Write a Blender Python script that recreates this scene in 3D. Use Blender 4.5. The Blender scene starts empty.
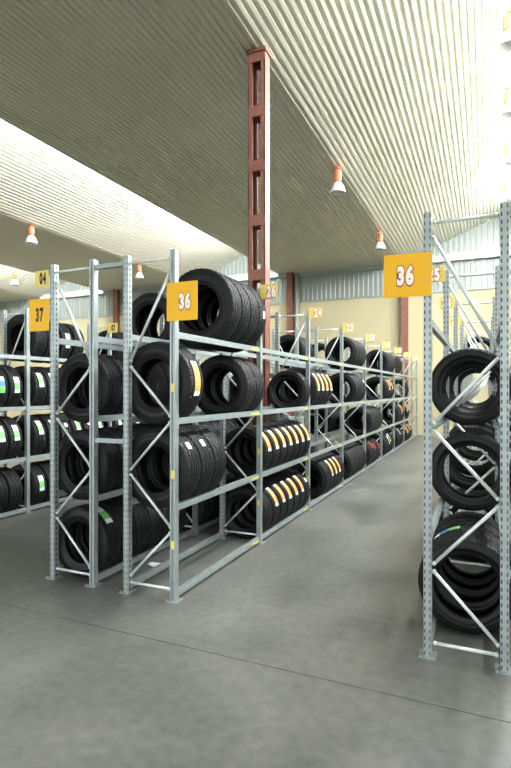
import bpy, bmesh, math, random
from mathutils import Vector
random.seed(7)
D = bpy.data
COL = bpy.context.scene.collection
PI = math.pi
S = bpy.context.scene

# ------------------------------------------------------------------ helpers
def lin(c):
    c = c / 255.0
    return c / 12.92 if c <= .04045 else ((c + .055) / 1.055) ** 2.4
def rgb(r, g, b): return (lin(r), lin(g), lin(b), 1)

def mat(name, col, rough=.6, metal=0.0, spec=.5, noise=None, bump=None):
    m = D.materials.new(name); m.use_nodes = True
    nt = m.node_tree; p = nt.nodes['Principled BSDF']
    p.inputs['Base Color'].default_value = col
    p.inputs['Roughness'].default_value = rough
    p.inputs['Metallic'].default_value = metal
    p.inputs['Specular IOR Level'].default_value = spec
    tc = nt.nodes.new('ShaderNodeTexCoord')
    if noise:
        sc, amt = noise
        n = nt.nodes.new('ShaderNodeTexNoise'); n.inputs['Scale'].default_value = sc
        n.inputs['Detail'].default_value = 5
        nt.links.new(tc.outputs['Object'], n.inputs['Vector'])
        r = nt.nodes.new('ShaderNodeMapRange')
        r.inputs['From Min'].default_value = .3; r.inputs['From Max'].default_value = .7
        r.inputs['To Min'].default_value = 1 - amt; r.inputs['To Max'].default_value = 1 + amt
        nt.links.new(n.outputs['Fac'], r.inputs['Value'])
        mx = nt.nodes.new('ShaderNodeVectorMath'); mx.operation = 'SCALE'
        mx.inputs[0].default_value = col[:3]
        nt.links.new(r.outputs['Result'], mx.inputs['Scale'])
        nt.links.new(mx.outputs['Vector'], p.inputs['Base Color'])
    if bump:
        sc, st = bump
        n = nt.nodes.new('ShaderNodeTexNoise'); n.inputs['Scale'].default_value = sc
        nt.links.new(tc.outputs['Object'], n.inputs['Vector'])
        b = nt.nodes.new('ShaderNodeBump'); b.inputs['Strength'].default_value = st
        b.inputs['Distance'].default_value = .01
        nt.links.new(n.outputs['Fac'], b.inputs['Height'])
        nt.links.new(b.outputs['Normal'], p.inputs['Normal'])
    return m

def floor_mat():
    m = mat('concrete', rgb(132, 134, 128), .5, spec=.5)
    nt = m.node_tree; N = nt.nodes; L = nt.links; p = N['Principled BSDF']
    tc = N.new('ShaderNodeTexCoord')
    def noise(scale, det, dist=0):
        n = N.new('ShaderNodeTexNoise'); n.inputs['Scale'].default_value = scale
        n.inputs['Detail'].default_value = det; n.inputs['Distortion'].default_value = dist
        L.new(tc.outputs['Object'], n.inputs['Vector']); return n
    n1 = noise(.9, 7, .6); n2 = noise(14, 8); n3 = noise(120, 3)
    cr = N.new('ShaderNodeValToRGB')
    cr.color_ramp.elements[0].position = .32; cr.color_ramp.elements[0].color = rgb(*FLOOR_A)
    cr.color_ramp.elements[1].position = .68; cr.color_ramp.elements[1].color = rgb(*FLOOR_B)
    a = N.new('ShaderNodeMath'); a.operation = 'MULTIPLY_ADD'; a.inputs[1].default_value = .3
    L.new(n2.outputs['Fac'], a.inputs[0])
    b = N.new('ShaderNodeMath'); b.operation = 'MULTIPLY'; b.inputs[1].default_value = .6
    L.new(n1.outputs['Fac'], b.inputs[0]); L.new(b.outputs[0], a.inputs[2])
    c = N.new('ShaderNodeMath'); c.operation = 'MULTIPLY_ADD'; c.inputs[1].default_value = .1
    L.new(n3.outputs['Fac'], c.inputs[0]); L.new(a.outputs[0], c.inputs[2])
    L.new(c.outputs[0], cr.inputs[0]); L.new(cr.outputs[0], p.inputs['Base Color'])
    bm_ = N.new('ShaderNodeBump'); bm_.inputs['Strength'].default_value = .15; bm_.inputs['Distance'].default_value = .004
    L.new(n2.outputs['Fac'], bm_.inputs['Height']); L.new(bm_.outputs[0], p.inputs['Normal'])
    rr = N.new('ShaderNodeMapRange'); rr.inputs['To Min'].default_value = .34; rr.inputs['To Max'].default_value = .5
    L.new(n1.outputs['Fac'], rr.inputs['Value']); L.new(rr.outputs[0], p.inputs['Roughness'])
    return m

def tread_mat():
    m = mat('tread_rubber', (.009, .0098, .0105, 1), .6, spec=.25)
    nt = m.node_tree; N = nt.nodes; L = nt.links; p = N['Principled BSDF']
    tc = N.new('ShaderNodeTexCoord'); sx = N.new('ShaderNodeSeparateXYZ'); L.new(tc.outputs['Object'], sx.inputs[0])
    at = N.new('ShaderNodeMath'); at.operation = 'ARCTAN2'; L.new(sx.outputs['Z'], at.inputs[0]); L.new(sx.outputs['X'], at.inputs[1])
    ab = N.new('ShaderNodeMath'); ab.operation = 'ABSOLUTE'; L.new(sx.outputs['Y'], ab.inputs[0])
    m1 = N.new('ShaderNodeMath'); m1.operation = 'MULTIPLY'; m1.inputs[1].default_value = 70; L.new(at.outputs[0], m1.inputs[0])
    m2 = N.new('ShaderNodeMath'); m2.operation = 'MULTIPLY_ADD'; m2.inputs[1].default_value = 60
    L.new(ab.outputs[0], m2.inputs[0]); L.new(m1.outputs[0], m2.inputs[2])
    s = N.new('ShaderNodeMath'); s.operation = 'SINE'; L.new(m2.outputs[0], s.inputs[0])
    g = N.new('ShaderNodeMath'); g.operation = 'GREATER_THAN'; g.inputs[1].default_value = -.55; L.new(s.outputs[0], g.inputs[0])
    b = N.new('ShaderNodeBump'); b.inputs['Strength'].default_value = .9; b.inputs['Distance'].default_value = .006
    L.new(g.outputs[0], b.inputs['Height']); L.new(b.outputs[0], p.inputs['Normal'])
    return m

FLOOR_A = (66, 69, 67); FLOOR_B = (119, 119, 112)
M = dict(
    floor=floor_mat(),
    bounce_ground=mat('bounce_ground', rgb(118, 118, 114), .9, spec=.1, noise=(3, .15)),  # tone lifted so the unseen outdoor ground bounces light indoors
    joint=mat('joint_filler', rgb(70, 70, 66), .9),
    sheet=mat('roof_sheet', rgb(208, 207, 190), .5, metal=.1, spec=.4, noise=(.6, .04)),
    clad=mat('cladding', rgb(150, 157, 152), .5, metal=.2, noise=(.4, .05)),
    beige=mat('beige_panel', rgb(182, 173, 140), .8, spec=.2, noise=(.7, .03)),
    rust=mat('rust_red_paint', rgb(122, 78, 64), .5, noise=(6, .1)),
    white=mat('white_paint', rgb(225, 228, 222), .5),
    zinc=mat('galvanised_steel', rgb(152, 162, 160), .42, metal=.45, noise=(9, .1)),
    zincb=mat('bright_zinc', rgb(208, 216, 212), .4, metal=.35, noise=(9, .06)),
    hole_shade=mat('painted_hole_shade', rgb(70, 74, 74), .7),  # dark grey painted as the shade seen through the upright holes
    zincd=mat('galvanised_steel_dull', rgb(146, 157, 156), .45, metal=.4, noise=(9, .1)),
    rubber=mat('rubber', (.007, .0075, .008, 1), .5, spec=.25, bump=(30, .05)),
    liner=mat('rubber_liner', (.012, .012, .012, 1), .6, spec=.3),
    tread=tread_mat(),
    orange=mat('orange_sticker', rgb(226, 156, 84), .5),
    green=mat('green_sticker', rgb(120, 190, 110), .5),
    paper=mat('white_sticker', rgb(230, 235, 232), .5),
    blue=mat('blue_sticker', rgb(70, 130, 190), .5),
    red=mat('red_sticker', rgb(190, 60, 50), .5),
    yellow=mat('yellow_plate', rgb(240, 182, 20), .5, spec=.3),
    yellowp=mat('pale_yellow_plate', rgb(232, 204, 104), .5, spec=.3),
    tag=mat('yellow_tag', rgb(226, 205, 60), .5),
    black=mat('black_ink', rgb(25, 24, 20), .6),
    redink=mat('red_ink', rgb(165, 40, 25), .6),
    whiteink=mat('white_ink', rgb(245, 240, 225), .6),
    lampred=mat('orange_red_housing', rgb(222, 98, 60), .45),
    refl=mat('reflector', rgb(225, 228, 225), .35, metal=.2),
    pipe=mat('grey_pipe', rgb(160, 165, 158), .5),
)

def mesh(name, bm, m, smooth=False):
    bmesh.ops.recalc_face_normals(bm, faces=bm.faces)
    me = D.meshes.new(name); bm.to_mesh(me); bm.free()
    for mm in (m if isinstance(m, (list, tuple)) else [m]): me.materials.append(mm)
    if smooth:
        for p in me.polygons: p.use_smooth = True
    return me
def obj(name, me, parent=None, loc=(0, 0, 0), rot=(0, 0, 0), **props):
    o = D.objects.new(name, me); COL.objects.link(o)
    o.location = loc; o.rotation_euler = rot
    if parent: o.parent = parent
    for k, v in props.items(): o[k] = v
    return o
def box(bm, x0, x1, y0, y1, z0, z1, mi=0):
    v = [bm.verts.new(c) for c in ((x0,y0,z0),(x1,y0,z0),(x1,y1,z0),(x0,y1,z0),(x0,y0,z1),(x1,y0,z1),(x1,y1,z1),(x0,y1,z1))]
    for f in ((0,3,2,1),(4,5,6,7),(0,1,5,4),(1,2,6,5),(2,3,7,6),(3,0,4,7)):
        bm.faces.new([v[i] for i in f]).material_index = mi
def bx(*a):
    bm = bmesh.new(); box(bm, *a); return bm
def tube(bm, a, b, r, n=10):
    a = Vector(a); b = Vector(b); d = (b - a).normalized()
    u = d.cross(Vector((0, 1, 0)));
    if u.length < .1: u = d.cross(Vector((1, 0, 0)))
    u.normalize(); w = d.cross(u)
    r1, r2 = [], []
    for i in range(n):
        t = 2 * PI * i / n; o = u * math.cos(t) * r + w * math.sin(t) * r
        r1.append(bm.verts.new(a + o)); r2.append(bm.verts.new(b + o))
    for i in range(n):
        j = (i + 1) % n; bm.faces.new((r1[i], r1[j], r2[j], r2[i]))
    bm.faces.new(r1[::-1]); bm.faces.new(r2)
def lathe(bm, prof, n=24, c=(0, 0), mi=0):      # prof (r, z) around z
    rings = []
    for r, z in prof:
        rings.append([bm.verts.new((c[0] + r * math.cos(2*PI*i/n), c[1] + r * math.sin(2*PI*i/n), z)) for i in range(n)])
    for a, b in zip(rings, rings[1:]):
        for i in range(n):
            j = (i + 1) % n; bm.faces.new((a[i], a[j], b[j], b[i])).material_index = mi
def prism(bm, poly, y0, y1):                    # poly in (x, z), extruded along y
    a = [bm.verts.new((x, y0, z)) for x, z in poly]; b = [bm.verts.new((x, y1, z)) for x, z in poly]
    n = len(poly)
    for i in range(n):
        j = (i + 1) % n; bm.faces.new((a[i], a[j], b[j], b[i]))
    bm.faces.new(a[::-1]); bm.faces.new(b)
def struct(name, me, loc=(0, 0, 0), parent=None):
    o = obj(name, me, parent, loc)
    if not parent: o['kind'] = 'structure'
    return o

# ------------------------------------------------------------------ camera
F = 518.0; TH = math.atan(229.5 / F); CH = 1.8
cam = D.cameras.new('camera'); co = D.objects.new('camera', cam); COL.objects.link(co)
cam.sensor_fit = 'HORIZONTAL'; cam.sensor_width = 36; cam.lens = 36 * F / 511
cam.shift_y = 6 / 511; co.location = (0, 0, CH); co.rotation_euler = (PI / 2, 0, TH)
cam.clip_start = .05; cam.clip_end = 200
S.camera = co

# ------------------------------------------------------------------ the hall
YE, YB = 21.5, -6.0
GL, TILT, WS = 2750, -.9, 3.1
ZF = 6.95; SL = .40
XB, PER, FW = -3.09, 9.72, 5.28              # flat strip runs from XB-FW to XB, then the sloped sheet to XB-FW+PER
XL, XR = XB - FW - 2 * PER - .0, XB + 2 * PER - FW + 5.28
# floor slabs either side of the saw joint
JY = 3.12
struct('floor', mesh('floor', bx(XL, XR, JY + .004, YE + .1, -.15, 0), M['floor']))
struct('floor', mesh('floor', bx(XL, XR, YB, JY - .004, -.15, 0), M['floor']))
struct('ground', mesh('added_yard', bx(-60, 60, -70, YB - .01, -.17, -.02), M['bounce_ground']))  # unseen outdoor ground, added to block sky from below and bounce light
struct('trim_1', mesh('floor_joint', bx(XL, XR, JY - .004, JY + .004, -.15, -.006), M['joint']))

def corrugated(x0, x1, z0, z1, y0, y1, per=.108, dep=.032, fr=(.55, .62, .90)):
    """rib profile across x, extruded along y; closed thin sheet"""
    bm = bmesh.new()
    L = math.hypot(x1 - x0, z1 - z0); ux, uz = (x1 - x0) / L, (z1 - z0) / L; nx, nz = uz, -ux   # nx,nz points down/right
    n = int(L / per); per = L / n; pts = []
    for i in range(n):
        for f, d in ((0, 0), (fr[0], 0), (fr[1], dep), (fr[2], dep)):
            s = (i + f) * per; pts.append((x0 + ux * s + nx * d, z0 + uz * s + nz * d))
    pts.append((x1, z1))
    lo = pts; hi = [(x - nx * .012, z - nz * .012) for x, z in pts]
    a = [bm.verts.new((x, y0, z)) for x, z in lo]; b = [bm.verts.new((x, y1, z)) for x, z in lo]
    c = [bm.verts.new((x, y0, z)) for x, z in hi]; d = [bm.verts.new((x, y1, z)) for x, z in hi]
    for i in range(len(lo) - 1):
        bm.faces.new((a[i], a[i+1], b[i+1], b[i])); bm.faces.new((c[i], c[i+1], d[i+1], d[i]))
    for i in (0, len(lo) - 1): bm.faces.new((a[i], b[i], d[i], c[i]))
    return bm

rise = SL * (PER - FW); wn = 0
for k in (-3, -2, -1, 0, 1, 2):
    xa = XB - FW + k * PER; xb = xa + FW; xr = xa + PER
    if k > -3:
        struct('ceiling', mesh('flat_roof_sheet', corrugated(xa, xb, ZF, ZF, YB, YE), M['sheet']))
    struct('ceiling', mesh('sloped_roof_sheet', corrugated(xb, xr, ZF, ZF + rise, YB, YE, .118, .036, (.46, .52, .94)), M['sheet'])) if k < 2 else None
    if k < 2:
        # the upright glazing between the ridge and the next flat strip
        wn += 1
        w = obj('window_%d' % wn, None, None, (xr, 0, ZF)); w['kind'] = 'structure'
        bm = bmesh.new()
        y = YB
        while y < YE - .1:
            box(bm, -.03, .03, y, y + .05, .06, rise - .06); y += 1.25
        box(bm, -.04, .04, YB, YE, .0, .06); box(bm, -.04, .04, YB, YE, rise - .06, rise - .0)
        obj('window_frame', mesh('window_frame', bm, M['white']), w)
        gm = D.materials.get('glazing')
        if not gm:
            gm = D.materials.new('glazing'); gm.use_nodes = True; p = gm.node_tree.nodes['Principled BSDF']
            p.inputs['Transmission Weight'].default_value = 1; p.inputs['Roughness'].default_value = .3
            p.inputs['IOR'].default_value = 1.1
        obj('pane', mesh('pane', bx(.005, .012, YB, YE, .06, rise - .06), gm), w)
        if k in (-2, -1, 0, 1):
            l = D.lights.new('daylight', 'AREA'); l.shape = 'RECTANGLE'; l.size = 16.5; l.size_y = rise - .3
            l.energy = GL * (1 if k >= 0 else .72); l.color = (.96, .99, 1)
            lo = D.objects.new('daylight', l); COL.objects.link(lo)
            lo.location = (xr - .06, 3.0 + 8.25, ZF + rise / 2)
            lo.rotation_euler = (0, PI / 2, 0)       # -Z of the lamp turned to -X
            lo.rotation_euler = Vector((-1, 0, TILT)).to_track_quat('-Z', 'Y').to_euler()

# end wall: beige panels below, grey cladding above, following the roof
ZB = 5.65
bm = bmesh.new()
pw = 2.43; x = XL
while x < XR - .01:
    for z0, z1 in ((0, 1.88), (1.88, 3.76), (3.76, ZB)):
        box(bm, x + .006, min(x + pw, XR) - .006, YE, YE + .16, z0 + .005, z1 - .005)
    x += pw
box(bm, XL, XR, YE + .02, YE + .18, 0, ZB)
struct('wall_back', mesh('beige_wall', bm, M['beige']))
bm = bmesh.new()
def roofz(x):
    t = (x - (XB - FW)) % PER
    return ZF if t <= FW else ZF + SL * (t - FW)
x = XL; per = .2
while x < XR - .01:
    for a, b, d in ((0, .09, 0), (.09, .11, 1), (.11, .18, 2), (.18, .2, 3)):
        x0, x1 = x + a, x + b
        d0, d1 = {0: (0, 0), 1: (0, .03), 2: (.03, .03), 3: (.03, 0)}[d]
        vs = [bm.verts.new(c) for c in ((x0, YE + .03 - d0, ZB), (x1, YE + .03 - d1, ZB), (x1, YE + .03 - d1, roofz((x0+x1)/2) + .03), (x0, YE + .03 - d0, roofz((x0+x1)/2) + .03))]
        bm.faces.new(vs)
    x += per
r = bmesh.ops.extrude_face_region(bm, geom=bm.faces[:])
bmesh.ops.translate(bm, verts=[g for g in r['geom'] if isinstance(g, bmesh.types.BMVert)], vec=(0, .05, 0))
struct('wall_back', mesh('clad_wall', bm, M['clad']))
# drip flashing along the top of the beige wall and white tie beams at eaves height
struct('trim_2', mesh('flashing', bx(XL, XR, YE - .04, YE + .02, ZB - .03, ZB + .03), M['clad']))
tn = 3
for k in (-2, -1, 0):
    xb = XB + k * PER
    bm = bmesh.new(); x1 = xb + PER - FW
    box(bm, xb, x1, YE - .2, YE - .02, ZF - .16, ZF - .14); box(bm, xb, x1, YE - .2, YE - .02, ZF + .1, ZF + .12)
    box(bm, xb, x1, YE - .125, YE - .095, ZF - .14, ZF + .1)
    struct('trim_%d' % tn, mesh('tie_beam', bm, M['white'])); tn += 1
bm = bmesh.new()
for k in (-2, -1, 0):
    xb = XB + k * PER
bm.free()
for k in (-1, 0):
    xb = XB + k * PER
    struct('trim_%d' % tn, mesh('eaves_angle', bx(xb - FW + .1, xb - .1, YE - .12, YE - .02, ZF - .2, ZF - .06), M['clad'])); tn += 1
bm = bmesh.new()
box(bm, XL, XR, YB, YB + .2, 5.6, ZF + rise + .1)
x = XL
while x < XR:
    box(bm, x, x + .5, YB, YB + .2, 0, 5.6); x += 6.9
struct('wall_front', mesh('door_wall', bm, M['beige']))
struct('wall_left', mesh('wall_left', bx(XL - .15, XL, YB, YE, 0, ZF + 2), M['beige']))
struct('wall_right', mesh('wall_right', bx(XR, XR + .15, YB, YE, 0, ZF + 2), M['beige']))

# ------------------------------------------------------------------ columns
def battened_column(x, y, label, w=.28, d=.2, top=ZF - .03, group=None):
    t = obj('steel_column', None, None, (x, y, 0), label=label, category='column')
    if group: t['group'] = group
    tf = .012
    for s in (-1, 1):
        bm = bmesh.new(); xo = s * w / 2; ch = .07
        xi = xo - s * ch
        a, b = min(xo, xi), max(xo, xi)
        wx = (xo - s * tf, xo)
        box(bm, min(wx), max(wx), -d/2, d/2, .02, top)
        box(bm, a, b, -d/2, -d/2 + tf, .02, top); box(bm, a, b, d/2 - tf, d/2, .02, top)
        obj('chord', mesh('chord', bm, M['rust']), t)
    z = top - .19 - .82 * 8
    while z < top - .1:
        z2 = z
        for yy in (-d/2 - .008, d/2):
            obj('batten', mesh('batten', bx(-w/2 + .01, w/2 - .01, yy, yy + .008, z2, z2 + .16), M['rust']), t)
        z += .82
    obj('cap_plate', mesh('cap_plate', bx(-w/2 - .02, w/2 + .02, -d/2 - .03, d/2 + .03, top - .05, top + .0), M['rust']), t)
    obj('base_plate', mesh('base_plate', bx(-w/2 - .0, w/2 + .0, -d/2 - .04, d/2 + .04, 0, .02), M['rust']), t)
    return t
battened_column(-3.14, 7.22, 'tall rust-red battened steel column rising between the two left racks')
def wall_column(x, label, pipe=False):
    t = obj('wall_column', None, None, (x, YE - .22, 0), label=label, category='column')
    bm = bmesh.new()
    box(bm, -.13, .13, -.1, -.085, 0, ZF - .03); box(bm, -.13, .13, .085, .1, 0, ZF - .03); box(bm, -.01, .01, -.085, .085, 0, ZF - .03)
    obj('steel_section', mesh('steel_section', bm, M['rust']), t)
    if pipe:
        bm = bmesh.new(); tube(bm, (x + .29, YE - .17, 0), (x + .29, YE - .17, ZF - .1), .075, 16)
        obj('drain_pipe', mesh('drain_pipe', bm, M['pipe'], True), None, label='grey rainwater pipe running down beside the rust-red wall column', category='pipe')
wall_column(XB - FW + .6, 'rust-red wall column beside the grey rainwater pipe', True)
wall_column(XB + .16, 'rust-red wall column seen just left of the right yellow 36 sign')
wall_column(XB - PER - .1, 'rust-red wall column hidden behind the top tyres of the left racks')
wall_column(XB - FW - PER + .9, 'rust-red wall column farthest left on the end wall')

# ------------------------------------------------------------------ pendant lamps
LM = None
def lamp(x, y, ztop, label, group):
    global LM
    if LM is None:
        bm = bmesh.new(); lathe(bm, [(0, 0), (.055, 0), (.055, -.02), (.012, -.02), (.012, -.1), (0, -.1)], 16)
        rod = mesh('mount', bm, M['lampred'])
        bm = bmesh.new(); lathe(bm, [(0, -.08), (.07, -.08), (.085, -.1), (.085, -.32), (.075, -.34), (0, -.34)], 20)
        for i in range(8):
            a = i * PI / 4; 
            box(bm, .08 * math.cos(a) - .008, .08 * math.cos(a) + .008, .08 * math.sin(a) - .008, .08 * math.sin(a) + .008, -.31, -.11)
        hs = mesh('housing', bm, M['lampred'])
        bm = bmesh.new(); lathe(bm, [(.05, -.34), (.09, -.37), (.14, -.45), (.17, -.55), (.178, -.6), (.172, -.6), (.163, -.55), (.133, -.455), (.08, -.38), (0, -.36)], 28)
        rf = mesh('reflector', bm, M['refl'], True)
        bm = bmesh.new(); lathe(bm, [(0, -.36), (.03, -.38), (.045, -.45), (.035, -.52), (0, -.54)], 16)
        bl = mesh('bulb', bm, M['paper'], True)
        LM = (rod, hs, rf, bl)
    t = obj('pendant_lamp', None, None, (x, y, ztop), label=label, category='lamp', group=group)
    for n, me in zip(('mount', 'housing', 'reflector', 'bulb'), LM): obj(n, me, t)
def yz(z, x): return (z + x * math.sin(TH)) / math.cos(TH)
gl = 'orange-red pendant lamps under the roof'
lamp(XB, yz(11.9, XB), ZF - .03, 'larger of the two pendant lamps right of the rust-red column', gl)
lamp(XB, yz(16.7, XB), ZF - .03, 'smaller pendant lamp hanging just above the right yellow 36 sign', gl)
XC = XB - PER
lamp(XC, yz(16.0, XC), ZF - .03, 'pendant lamp hanging above the yellow 04 sign', gl)
lamp(XC, yz(21.0, XC), ZF - .03, 'pendant lamp seen between the uprights of the left 36 rack', gl)
XD = XB - PER - FW
lamp(XD, yz(19.6, XD), ZF - .03, 'upper of two pendant lamps at the left edge of the photo', gl)
lamp(XD - .5, yz(22.2, XD), ZF - .03, 'lower of two pendant lamps at the left edge of the photo', gl)
for z, nm, x in ((8.9, 'nearest, at the top right corner', .37), (11.2, 'second from the top along the right edge', .45), (13.7, 'third from the top along the right edge', .53), (16.4, 'lowest along the right edge, above the right rack', .61)):
    lamp(x, yz(z, x), ZF + SL * (x - XB) - .03, 'pendant lamp on the bright sloping roof, ' + nm, gl)

# ------------------------------------------------------------------ racks
HT = 3.0
UX, UY = .052, .056
def upright_mesh(perf):
    bm = bmesh.new(); hx, hy = UX / 2, UY / 2
    if not perf:      # open C section, lips towards the camera end
        t = .004
        poly = [(-hx, -hy), (-hx + .016, -hy), (-hx + .016, -hy + .012), (hx - .016, -hy + .012), (hx - .016, -hy), (hx, -hy), (hx, hy), (-hx, hy)]
        a = [bm.verts.new((x, y, .006)) for x, y in poly]; b = [bm.verts.new((x, y, HT)) for x, y in poly]
        for i in range(8):
            j = (i + 1) % 8; bm.faces.new((a[i], a[j], b[j], b[i]))
        bm.faces.new(a[::-1]); bm.faces.new(b)
        return mesh('upright', bm, M['zinc'])
    per, hh = .05, .026; n = int(HT / per)
    def wall(p0, p1, cols):   # p0,p1 in xy; cols = hole intervals as fractions
        p0 = Vector((*p0, 0)); p1 = Vector((*p1, 0))
        fr = [0]
        for c in cols: fr += list(c)
        fr.append(1); holes = {fr.index(c[0]) for c in cols}
        for k in range(n):
            z0 = max(k * per, .006); zs = [z0, k * per + (per - hh) / 2, k * per + (per + hh) / 2, (k + 1) * per]
            for r in range(3):
                for c in range(len(fr) - 1):
                    if r == 1 and c in holes: continue
                    q0, q1 = p0.lerp(p1, fr[c]), p0.lerp(p1, fr[c + 1])
                    bm.faces.new([bm.verts.new((q.x, q.y, z)) for q, z in ((q0, zs[r]), (q1, zs[r]), (q1, zs[r+1]), (q0, zs[r+1]))])
    wall((-hx, -hy), (hx, -hy), [(.06, .25), (.74, .88)])
    wall((hx, -hy), (hx, hy), [(.35, .62)])
    wall((-hx, -hy), (-hx, hy), [(.35, .62)])
    wall((hx, hy), (-hx, hy), [])
    bmesh.ops.remove_doubles(bm, verts=bm.verts, dist=.0001)
    box(bm, -hx + .004, hx - .004, -hy + .004, hy - .004, .006, HT - .01, 1)  # dark core filling the tube, stands in for shade behind the holes
    return mesh('upright_perforated', bm, [M['zinc'], M['hole_shade']])
UP = {True: upright_mesh(True), False: upright_mesh(False)}
bm = bmesh.new(); box(bm, -.055, .055, -.06, .06, 0, .006)
for sx in (-.043, .043): 
    for r_ in ((.012, 0), ): pass
    tube(bm, (sx, -.045, .006), (sx, -.045, .018), .008, 6)
FOOT = mesh('foot_plate', bm, M['zincd'])
BEAM = {}
def beam_mesh(L):
    key = round(L, 3)
    if key not in BEAM:
        bm = bmesh.new()
        prism(bm, [(-.02, -.025), (.02, -.025), (.02, .014), (.015, .014), (.015, .03), (-.02, .03)], UY / 2 + .002, L - UY / 2 - .002)
        for y0 in (UY / 2 + .001, L - UY / 2 - .006): box(bm, -.026, .026, y0, y0 + .005, -.06, .06)
        BEAM[key] = mesh('beam', bm, M['zinc'])
    return BEAM[key]
bm = bmesh.new(); box(bm, .0205, .022, -.09, .09, -.014, .006)
BTAG = mesh('beam_tag', bm, M['tag'])
bm = bmesh.new(); box(bm, -.012, .018, -UY/2 - .0015, -UY/2 - .0002, -.035, .035)
UTAG = mesh('upright_tag', bm, M['tag'])
BR = {}
def brace_mesh(dx, dz):
    k = (round(dx, 3), round(dz, 3))
    if k not in BR:
        bm = bmesh.new(); d = Vector((dx, 0, dz)); u = d.normalized()
        tube(bm, u * .03, d - u * .03, .012, 10)
        for e, s in ((Vector((0, 0, 0)), 1), (d, -1)):
            c = e + u * .02 * s
            tube(bm, c + Vector((0, -.012, 0)), c + Vector((0, .012, 0)), .014, 8)
        BR[k] = mesh('brace', bm, M['zincb'], True)
    return BR[k]
LEV = [.05, .79, 1.53, 2.27]
YS = [3.77, 5.60, 7.43, 9.43, 11.43, 13.43, 15.43, 17.43, 19.43]
def rack(xa, xb, label, topside, perf, ys=YS, tags=True, spacer_to=None):
    """xa > xb; topside = 'a' or 'b', the upright at which the top diagonal starts"""
    y0 = ys[0]
    t = obj('tyre_rack', None, None, (xa, y0, 0), label=label, category='rack')
    w = xb - xa
    for i, y in enumerate(ys):
        for x, pf in ((0, perf[0]), (w, perf[1])):
            u = obj('upright', UP[pf], t, (x, y - y0, 0))
            obj('foot_plate', FOOT, u)
            if tags and i < 3 and x == 0:
                for zz in (.48, 1.08, 1.82): obj('label', UTAG, u, (0, 0, zz), label='yellow tag on upright')
        A, B = -UX / 2, w + UX / 2
        if topside == 'b': A, B = B, A
        n = [(A, 2.86), (B, 2.03), (A, 1.55), (B, 1.07), (A, .6), (B, .13)]
        for p, q in zip(n, n[1:]):
            p = (p[0], p[1] - .012); q = (q[0], q[1] + .012)
            obj('diagonal_brace', brace_mesh(q[0] - p[0], q[1] - p[1]), t, (p[0], y - y0, p[1]))
        for zz in (.09, 2.93):
            obj('horizontal_brace', brace_mesh(w + UX, 0), t, (-UX / 2, y - y0, zz))
    for y, y2 in zip(ys, ys[1:]):
        for z in LEV:
            for x, s in ((0, 1), (w, -1)):
                b = obj('beam', beam_mesh(y2 - y), t, (x, y - y0, z), (0, 0, 0))
                if tags and s == 1 and y < 10: obj('label', BTAG, b, (0, y2 - y - .17, 0), label='yellow tag near beam end')
    if spacer_to is not None:
        for i, y in enumerate(ys[:4]):
            for zz in (1.34, 2.93):
                bm = bmesh.new(); L = w - UX/2; L2 = spacer_to - xa + UX / 2
                x0, x1 = sorted((L, L2)); box(bm, x0 + .003, x1 - .003, -.02, .02, -.02, .02)
                box(bm, x0 + .001, x0 + .004, -.03, .03, -.045, .045); box(bm, x1 - .004, x1 - .001, -.03, .03, -.045, .045)
                obj('row_spacer', mesh('row_spacer', bm, M['zincd']), t, (0, y - y0 - .0, zz))
    return t
XA36, XB36 = -2.43, -2.92
XA37, XB37 = -3.305, -3.785
XAF, XBF = -6.15, -6.62
XAR, XBR = .115, -.355
YSR = [y - .08 for y in YS]
XAQ, XBQ = .95, .49
rack(XA36, XB36, 'left galvanised tyre rack along the central aisle, marked 36', 'a', (False, True), spacer_to=XA37, ys=YS + [20.95])
rack(XA37, XB37, 'galvanised tyre rack standing behind the left 36 rack, marked 37', 'b', (False, True), tags=False)
rack(XAF, XBF, 'far left galvanised tyre rack full of stickered tyres, marked 07', 'a', (False, True), tags=False)
rack(XAQ, XBQ, 'galvanised rack mostly beyond the right edge, behind the right 36 rack', 'a', (True, True), tags=False)
rack(XAR, XBR, 'right galvanised tyre rack in the foreground, marked 36', 'b', (True, True), tags=False, ys=YSR[:8])
# the spacers of the right rack reach to the rack behind it
rr = [o for o in D.objects if o.name.startswith('tyre_rack')][-1]
for o in D.objects:
    if o.get('label', '').startswith('right galvanised'): rr = o
for i, y in enumerate(YS[:5]):
    for zz in (.62, 1.38, 2.93):
        bm = bmesh.new(); a, b = UX / 2, XBQ - XAR - UX / 2
        box(bm, a + .003, b - .003, -.02, .02, -.02, .02)
        box(bm, a + .001, a + .004, -.03, .03, -.045, .045); box(bm, b - .004, b - .001, -.03, .03, -.045, .045)
        obj('row_spacer', mesh('row_spacer', bm, M['zinc']), rr, (0, y - YS[0], zz))

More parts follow.
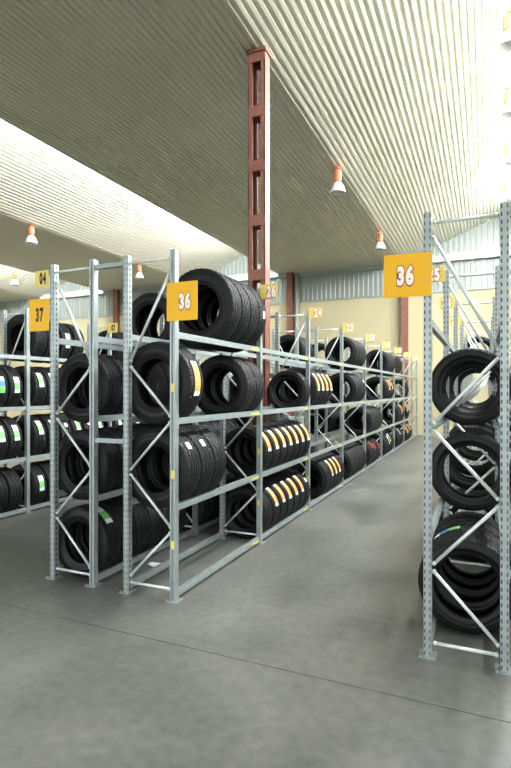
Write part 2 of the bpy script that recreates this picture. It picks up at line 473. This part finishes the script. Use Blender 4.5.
# ------------------------------------------------------------------ tyres
KIND = {'x': (.408, .205), 'y': (.375, .238), 'l': (.355, .235), 'm': (.340, .222), 's': (.315, .205), 't': (.305, .2), 'R': (.352, .24), 'r': (.343, .225)}
TM = {}
def tyre_meshes(k):
    if k in TM: return TM[k]
    R, w = KIND[k]; h = w / 2; n = 80; rb = R * (.655 if k in 'Rr' else .575)
    def rev(bm, prof, closed=False):
        rings = [[bm.verts.new((r * math.cos(2*PI*i/n), y, r * math.sin(2*PI*i/n))) for i in range(n)] for y, r in prof]
        prs = list(zip(rings, rings[1:])) + ([(rings[-1], rings[0])] if closed else [])
        for a, b in prs:
            for i in range(n):
                j = (i + 1) % n; bm.faces.new((a[i], a[j], b[j], b[i]))
    sh = R - .018
    half = [(h * .80, R - .008), (h * .93, R - .016), (h * 1.0, R - .045), (h * 1.0, R - .052), (h * 1.03, R - .055), (h * 1.05, R - .085), (h * 1.03, rb + .055), (h * .95, rb + .032), (h * .90, rb + .026), (h * .885, rb + .014),
            (h * .82, rb + .002), (h * .76, rb), (h * .70, rb + .004), (h * .72, rb + .02), (h * .84, rb + .05), (h * .88, R - .07), (h * .80, R - .03), (h * .5, R - .022), (0, R - .02)]
    loop = half + [(-y, r) for y, r in half[::-1][1:]] 
    loop += [(-h * .4, R - .012), (h * .4, R - .012)]
    bm = bmesh.new(); rev(bm, loop, True)
    body = mesh('tyre', bm, M['rubber'], True)
    # tread: crowned band with grooves, the shoulder blocks cut apart
    bm = bmesh.new()
    def crown(y): return R - .012 * (abs(y) / h) ** 3
    gw, gd = w * .022, .009; pr = [(-h * .97, R - .024)]
    xs = [-.86, -.52, -.17, .17, .52, .86]
    seg = [(-h * .86, None)]
    cur = -h * .88
    pr.append((cur, crown(cur)))
    for g in (-.50, -.17, .17, .50):
        c = g * h
        pr += [(c - gw, crown(c)), (c - gw * .8, crown(c) - gd), (c + gw * .8, crown(c) - gd), (c + gw, crown(c))]
    pr += [(h * .88, crown(h * .88)), (h * .97, R - .024)]
    rings = []
    nn = 160
    for q, (y, r) in enumerate(pr):
        ring = []
        for i in range(nn):
            rr_ = r
            if q in (1, len(pr) - 2) and (i % 4 == 0): rr_ = r - .008
            if q in (0, len(pr) - 1) and (i % 4 == 0): rr_ = r - .004
            ring.append(bm.verts.new((rr_ * math.cos(2*PI*i/nn), y, rr_ * math.sin(2*PI*i/nn))))
        rings.append(ring)
    for a, b in zip(rings, rings[1:]):
        for i in range(nn):
            j = (i + 1) % nn; bm.faces.new((a[i], a[j], b[j], b[i]))
    tread = mesh('tread', bm, M['tread'])
    def patch(y0, y1, a0, a1, cols, m):
        bm = bmesh.new(); q = 10
        for ci, (u0, u1, mi) in enumerate(cols):
            A, B = a0 + (a1 - a0) * u0, a0 + (a1 - a0) * u1
            for i in range(q):
                t0, t1 = A + (B - A) * i / q, A + (B - A) * (i + 1) / q
                for r0 in (R + .0015,):
                    f = bm.faces.new([bm.verts.new((r0 * math.cos(t), y, r0 * math.sin(t))) for t, y in ((t0, y0), (t1, y0), (t1, y1), (t0, y1))])
                    f.material_index = mi
        return mesh('label', bm, m)
    lab = {
        'o': patch(-.05, .042, -.42, .42, [(0, .12, 1), (.12, .9, 0), (.9, 1, 1)], [M['orange'], M['paper']]),
        'g': patch(-.045, .045, -.34, .34, [(0, .2, 1), (.2, .62, 0), (.62, 1, 1)], [M['green'], M['paper']]),
        'b': patch(-.045, .04, -.34, .34, [(0, .4, 0), (.4, .75, 1), (.75, 1, 2)], [M['green'], M['blue'], M['paper']]),
        'w': patch(-.03, .03, -.1, .1, [(0, 1, 0)], [M['paper']]),
        'r': patch(-.03, .03, -.25, .25, [(0, 1, 0)], [M['red']]),
    }
    TM[k] = (body, tread, lab); return TM[k]
LOOK = {'': 'plain black', 'o': 'orange-stickered', 'g': 'green-stickered', 'b': 'blue-and-green-stickered', 'w': 'white-stickered', 'r': 'red-stickered'}
SHELF = ['bottom', 'second', 'third', 'top']
ORD = ['first', 'second', 'third', 'fourth', 'fifth', 'sixth', 'seventh', 'eighth', 'ninth', 'tenth']
BAYN = ['front bay', 'second bay', 'third bay', 'fourth bay', 'fifth bay', 'sixth bay', 'seventh bay', 'last bay']
NT = 0
def tyres(rackname, xa, xb, lev, items, dx=0, YS=YS):
    """items: (y, kind, sticker, elevation)"""
    global NT
    items = sorted(items); cnt = {}
    xc = (xa + xb) / 2 + dx; d = abs(xa - xb) / 2 - .02
    prev = None
    for it in items:
        y, k, s = it[:3]; el = it[3] if len(it) > 3 else random.uniform(.35, .75)
        R, w = KIND[k]
        bay = max(i for i, v in enumerate(YS) if v <= y)
        if y - YS[bay] < w * .53 + .036 or (bay + 1 < len(YS) and YS[bay + 1] - y < w * .53 + .036): print('TYRE NEAR FRAME', rackname, lev, y)
        if prev and y - prev[0] < (w + prev[1]) * .53: print('TYRE OVERLAP', rackname, lev, y, prev)
        prev = (y, w)
        q = cnt.get(bay, 0); cnt[bay] = q + 1
        z = LEV[lev] + .03 + math.sqrt(R * R - (d + abs(dx)) ** 2) + .001
        body, tread, lab = tyre_meshes(k)
        lb = '%s tyre, %s from front, %s shelf, %s of %s' % (LOOK[s], ORD[q], SHELF[lev], BAYN[bay], rackname)
        t = obj('tyre', body, None, (xc, y, z), label=lb, category='tyre', group='tyres on the %s shelf of %s' % (SHELF[lev], rackname))
        obj('tread', tread, t)
        if s: obj('label', lab[s], t, (0, 0, 0), (0, -el, 0), label=LOOK[s].split('-st')[0] + ' sticker on tread')
        NT += 1
def seq(y0, n, k='m', s='', step=None, el=None):
    step = step or KIND[k][1] * 1.07
    out = []
    for i in range(n):
        ss = s[i % len(s)] if s else ''
        ss = '' if ss == '-' else ss
        it = (y0 + i * step, k, ss) + ((el,) if el is not None else ())
        out.append(it)
    return out
# ---- rack 36 on the left of the aisle
N36 = 'left 36 rack'
def r36(l, it): tyres(N36, XA36, XB36, l, it)
r36(3, seq(4.69, 4, 'x', '---w', .222, .0) + seq(10.40, 4, 'm') + seq(14.15, 5, 'm') + seq(15.63, 4, 'm'))
r36(2, seq(3.95, 1, 'y', 'o', el=.12) + seq(5.16, 2, 'l', '', .25) + seq(7.27, 1, 's') + seq(7.68, 4, 'm', 'o', el=.35)
    + seq(10.35, 4, 'm', '---w') + seq(13.95, 5, 'm', '-ooo') + seq(17.7, 2, 'm'))
r36(1, seq(3.94, 3, 'l', 'ww-', .25, .65) + seq(5.76, 7, 's', 'o', .25, .5)
    + seq(11.9, 6, 'm', '---') + seq(15.95, 5, 'm', '--oo') + seq(17.62, 3, 'm', 'o'))
r36(0, seq(5.76, 7, 's', '-ooooow', .25, .6) + seq(8.25, 5, 'm', '-ooo', el=.5) + seq(9.95, 6, 'm', '') + seq(11.75, 5, 'm', '-rr')
    + seq(13.65, 6, 'm', '--gg') + seq(15.75, 5, 'm', '--g') + seq(17.62, 6, 'm', 'oo-'))
# ---- rack 37 behind it
def r37(l, it): tyres('middle 37 rack', XA37, XB37, l, it)
r37(3, seq(5.08, 2, 'l') + seq(9.65, 3, 'm') + seq(11.7, 2, 'm'))
r37(2, seq(3.97, 2, 'm', '', .25) + seq(4.75, 3, 'm') + seq(7.60, 5, 's', '--w') + seq(9.65, 5, 'm') + seq(12, 5, 'm'))
r37(1, seq(3.95, 6, 'm', '', .24) + seq(5.76, 5, 'm') + seq(7.62, 6, 'm') + seq(11.65, 6, 'm'))
r37(0, seq(3.95, 6, 'm', 'g-----', .24, .95) + seq(5.76, 5, 'm') + seq(7.62, 6, 'm') + seq(9.65, 5, 'm'))
# ---- far left rack
def rF(l, it): tyres('far left rack', XAF, XBF, l, it)
rF(3, seq(4.1, 2, 'm') + seq(5.77, 1, 'l') + seq(6.03, 3, 'm', 'gg-', .28, .05) + seq(7.7, 4, 'm', '-g') + seq(9.65, 4, 'm'))
rF(2, seq(4.60, 4, 'm', 'wgbg', .245, .15) + seq(5.78, 5, 'm', 'gg-gw', .24, .4) + seq(7.62, 6, 'm', 'g-w', .25, .4))
rF(1, seq(4.60, 4, 'm', 'gggg', .245, .35) + seq(5.78, 6, 'm', 'ggwgwg', .26, .5) + seq(7.62, 6, 'm', 'gw', .25, .6) + seq(9.65, 5, 'm', 'gw', .25, .6))
rF(0, seq(4.60, 4, 'm', '-w--', .245, -.4) + seq(5.78, 6, 'm', 'gg-wgw', .26, .2) + seq(7.62, 6, 'm', 'gw', .25, .3) + seq(9.65, 5, 'm', '-w', .25, .6))
# ---- right rack
def rR(l, it, dx=0): tyres('right 36 rack', XAR, XBR, l, it, dx, YSR)
rR(0, seq(4.2, 1, 'R') + seq(4.52, 3, 'r', 'b--', .27, 2.1) + seq(6.0, 3, 'r'))
rR(1, seq(4.95, 1, 'r') + seq(5.95, 1, 'r') + seq(6.9, 1, 'r') + seq(8.4, 2, 'r'))
rR(2, seq(5.0, 2, 'r') + seq(6.3, 2, 'r') + seq(8.2, 2, 'r'))
rR(3, seq(11.7, 1, 'r'))
# ---- rack beyond it
def rQ(l, it): tyres('rack at right edge', XAQ, XBQ, l, it)
for l in range(3): rQ(l, seq(10.0, 4, 'm') + seq(12.2, 4, 'm') + seq(6.2, 3, 'm'))
print('TYRES', NT)

# ------------------------------------------------------------------ number signs
def text_mesh(body, size, sx, off, z, m, name='number'):
    c = D.curves.new('t', 'FONT'); c.body = body; c.size = size; c.align_x = 'CENTER'; c.align_y = 'CENTER'
    c.offset = off; c.extrude = .0006; c.resolution_u = 4; c.space_character = 1.2
    o = D.objects.new('t', c); COL.objects.link(o)
    dg = bpy.context.evaluated_depsgraph_get()
    me = D.meshes.new_from_object(o.evaluated_get(dg)); D.objects.remove(o)
    zs = [v.co.y for v in me.vertices]; cy = (min(zs) + max(zs)) / 2
    xs = [v.co.x for v in me.vertices]; cx = (min(xs) + max(xs)) / 2
    for v in me.vertices:
        x, y, zz = v.co; v.co = ((x - cx) * sx, z - zz, y - cy)
    me.materials.clear(); me.materials.append(m); me.name = name
    return me
SG = {}
def sign(num, x0, x1, y, z0, z1, label, ink='red', size=None, boltside=1, tx=None, plate='yellow', tilt=0, cut=.95):
    cx, cz = (x0 + x1) / 2, (z0 + z1) / 2; hw, hh = (x1 - x0) / 2, (z1 - z0) / 2
    bm = bmesh.new(); box(bm, -hw, hw, -.002, .002, -hh, hh)
    bmesh.ops.bevel(bm, geom=[e for e in bm.edges if abs((e.verts[0].co - e.verts[1].co).y) > .003], offset=.004, segments=2, affect='EDGES')
    t = obj('number_sign', mesh('sign_plate', bm, M[plate]), None, (cx, y, cz), (0, tilt, 0), label=label, category='sign', group='yellow number signs on rack uprights')
    size = size or hh * 1.05
    dx = 0 if tx is None else tx
    if ink == 'red':
        obj('number_outline', text_mesh(num, size, .6, size * .11, -.0028, M['redink']), t, (dx, 0, 0), label='red outline')
        obj('number', text_mesh(num, size, .6, size * .06, -.0048, M['whiteink']), t, (dx, 0, 0), label='white digits')
    else:
        obj('number', text_mesh(num, size, .5, size * .05, -.0028, M['black']), t, (dx, 0, 0), label='black digits')
    for s in (-.45, .45):
        bm = bmesh.new(); tube(bm, (boltside * (hw - .03), -.006, s * hh * .75), (boltside * (hw - .03), .003, s * hh * .75), .007, 8)
        obj('bolt', mesh('bolt', bm, M['zinc']), t)
YF = YS[0] - UY / 2 - .006
sign('36', -.645, -.325, YF - .084, 2.435, 2.73, 'big yellow sign reading 36 on the right rack upright', size=.165, tx=-.012, tilt=.02)
sign('36', XA36 - .05, XA36 + .25, YF - .004, 2.385, 2.71, 'big yellow sign reading 36 on the left aisle rack', size=.165, tx=.03, boltside=-1)
sign('37', XB37 - .285, XB37 - .03, YF - .004, 2.37, 2.68, 'big yellow sign reading 37 in black on the left', ink='black', size=.17, tx=.01)
sign('04', XB37 - .2, XB37 - .035, YF - .004, 2.80, 2.95, 'small yellow sign reading 04 above the 37 sign', ink='black', size=.145, tx=.01, plate='yellowp')
for i, n in enumerate(('26', '24', '22', '20', '18', '16', '14', '12')):
    y = YS[i + 1] - UY / 2 - .006
    sign(n, XA36 + .025, XA36 + .235, y, 2.86, 3.03, 'small yellow sign reading %s on the left aisle rack' % n, size=.175, tx=.035, boltside=-1, plate='yellowp')
for i, n in enumerate(('25', '23', '21', '19')):
    y = YSR[i + 1] - UY / 2 - .006
    sign(n, XBR - .2, XBR - .01, y, 2.88, 3.04, 'small yellow sign reading %s on the right rack' % n, size=.165, tx=-.01, plate='yellowp')
sign('07', XAF - .02, XAF + .2, YS[2] - UY / 2 - .006, 2.82, 2.99, 'small yellow sign reading 07 on the far left rack', ink='black', size=.14, tx=.02, boltside=-1, plate='yellowp')

# crumpled paper on the floor inside the left rack
bm = bmesh.new(); bmesh.ops.create_icosphere(bm, subdivisions=2, radius=.05)
for v in bm.verts:
    f = random.uniform(.6, 1.25); v.co = Vector((v.co.x * f * 1.5, v.co.y * f * .8, max(v.co.z * f * .45, -.018)))
bmesh.ops.translate(bm, verts=bm.verts, vec=(0, 0, .018))
obj('crumpled_paper', mesh('crumpled_paper', bm, M['paper']), None, (-3.08, 4.42, 0), label='crumpled white paper on the floor between the left 36 and 37 racks', category='paper')

# ------------------------------------------------------------------ daylight
w = D.worlds.new('world'); S.world = w; w.use_nodes = True
bg = w.node_tree.nodes['Background']; bg.inputs[0].default_value = (.93, .97, 1.0, 1); bg.inputs[1].default_value = WS
# soft daylight from the loading doors behind the camera
S.view_settings.view_transform = 'Standard'; S.view_settings.look = 'None'
S.view_settings.gamma = 1; S.view_settings.use_curve_mapping = False
S.view_settings.exposure = 0.56
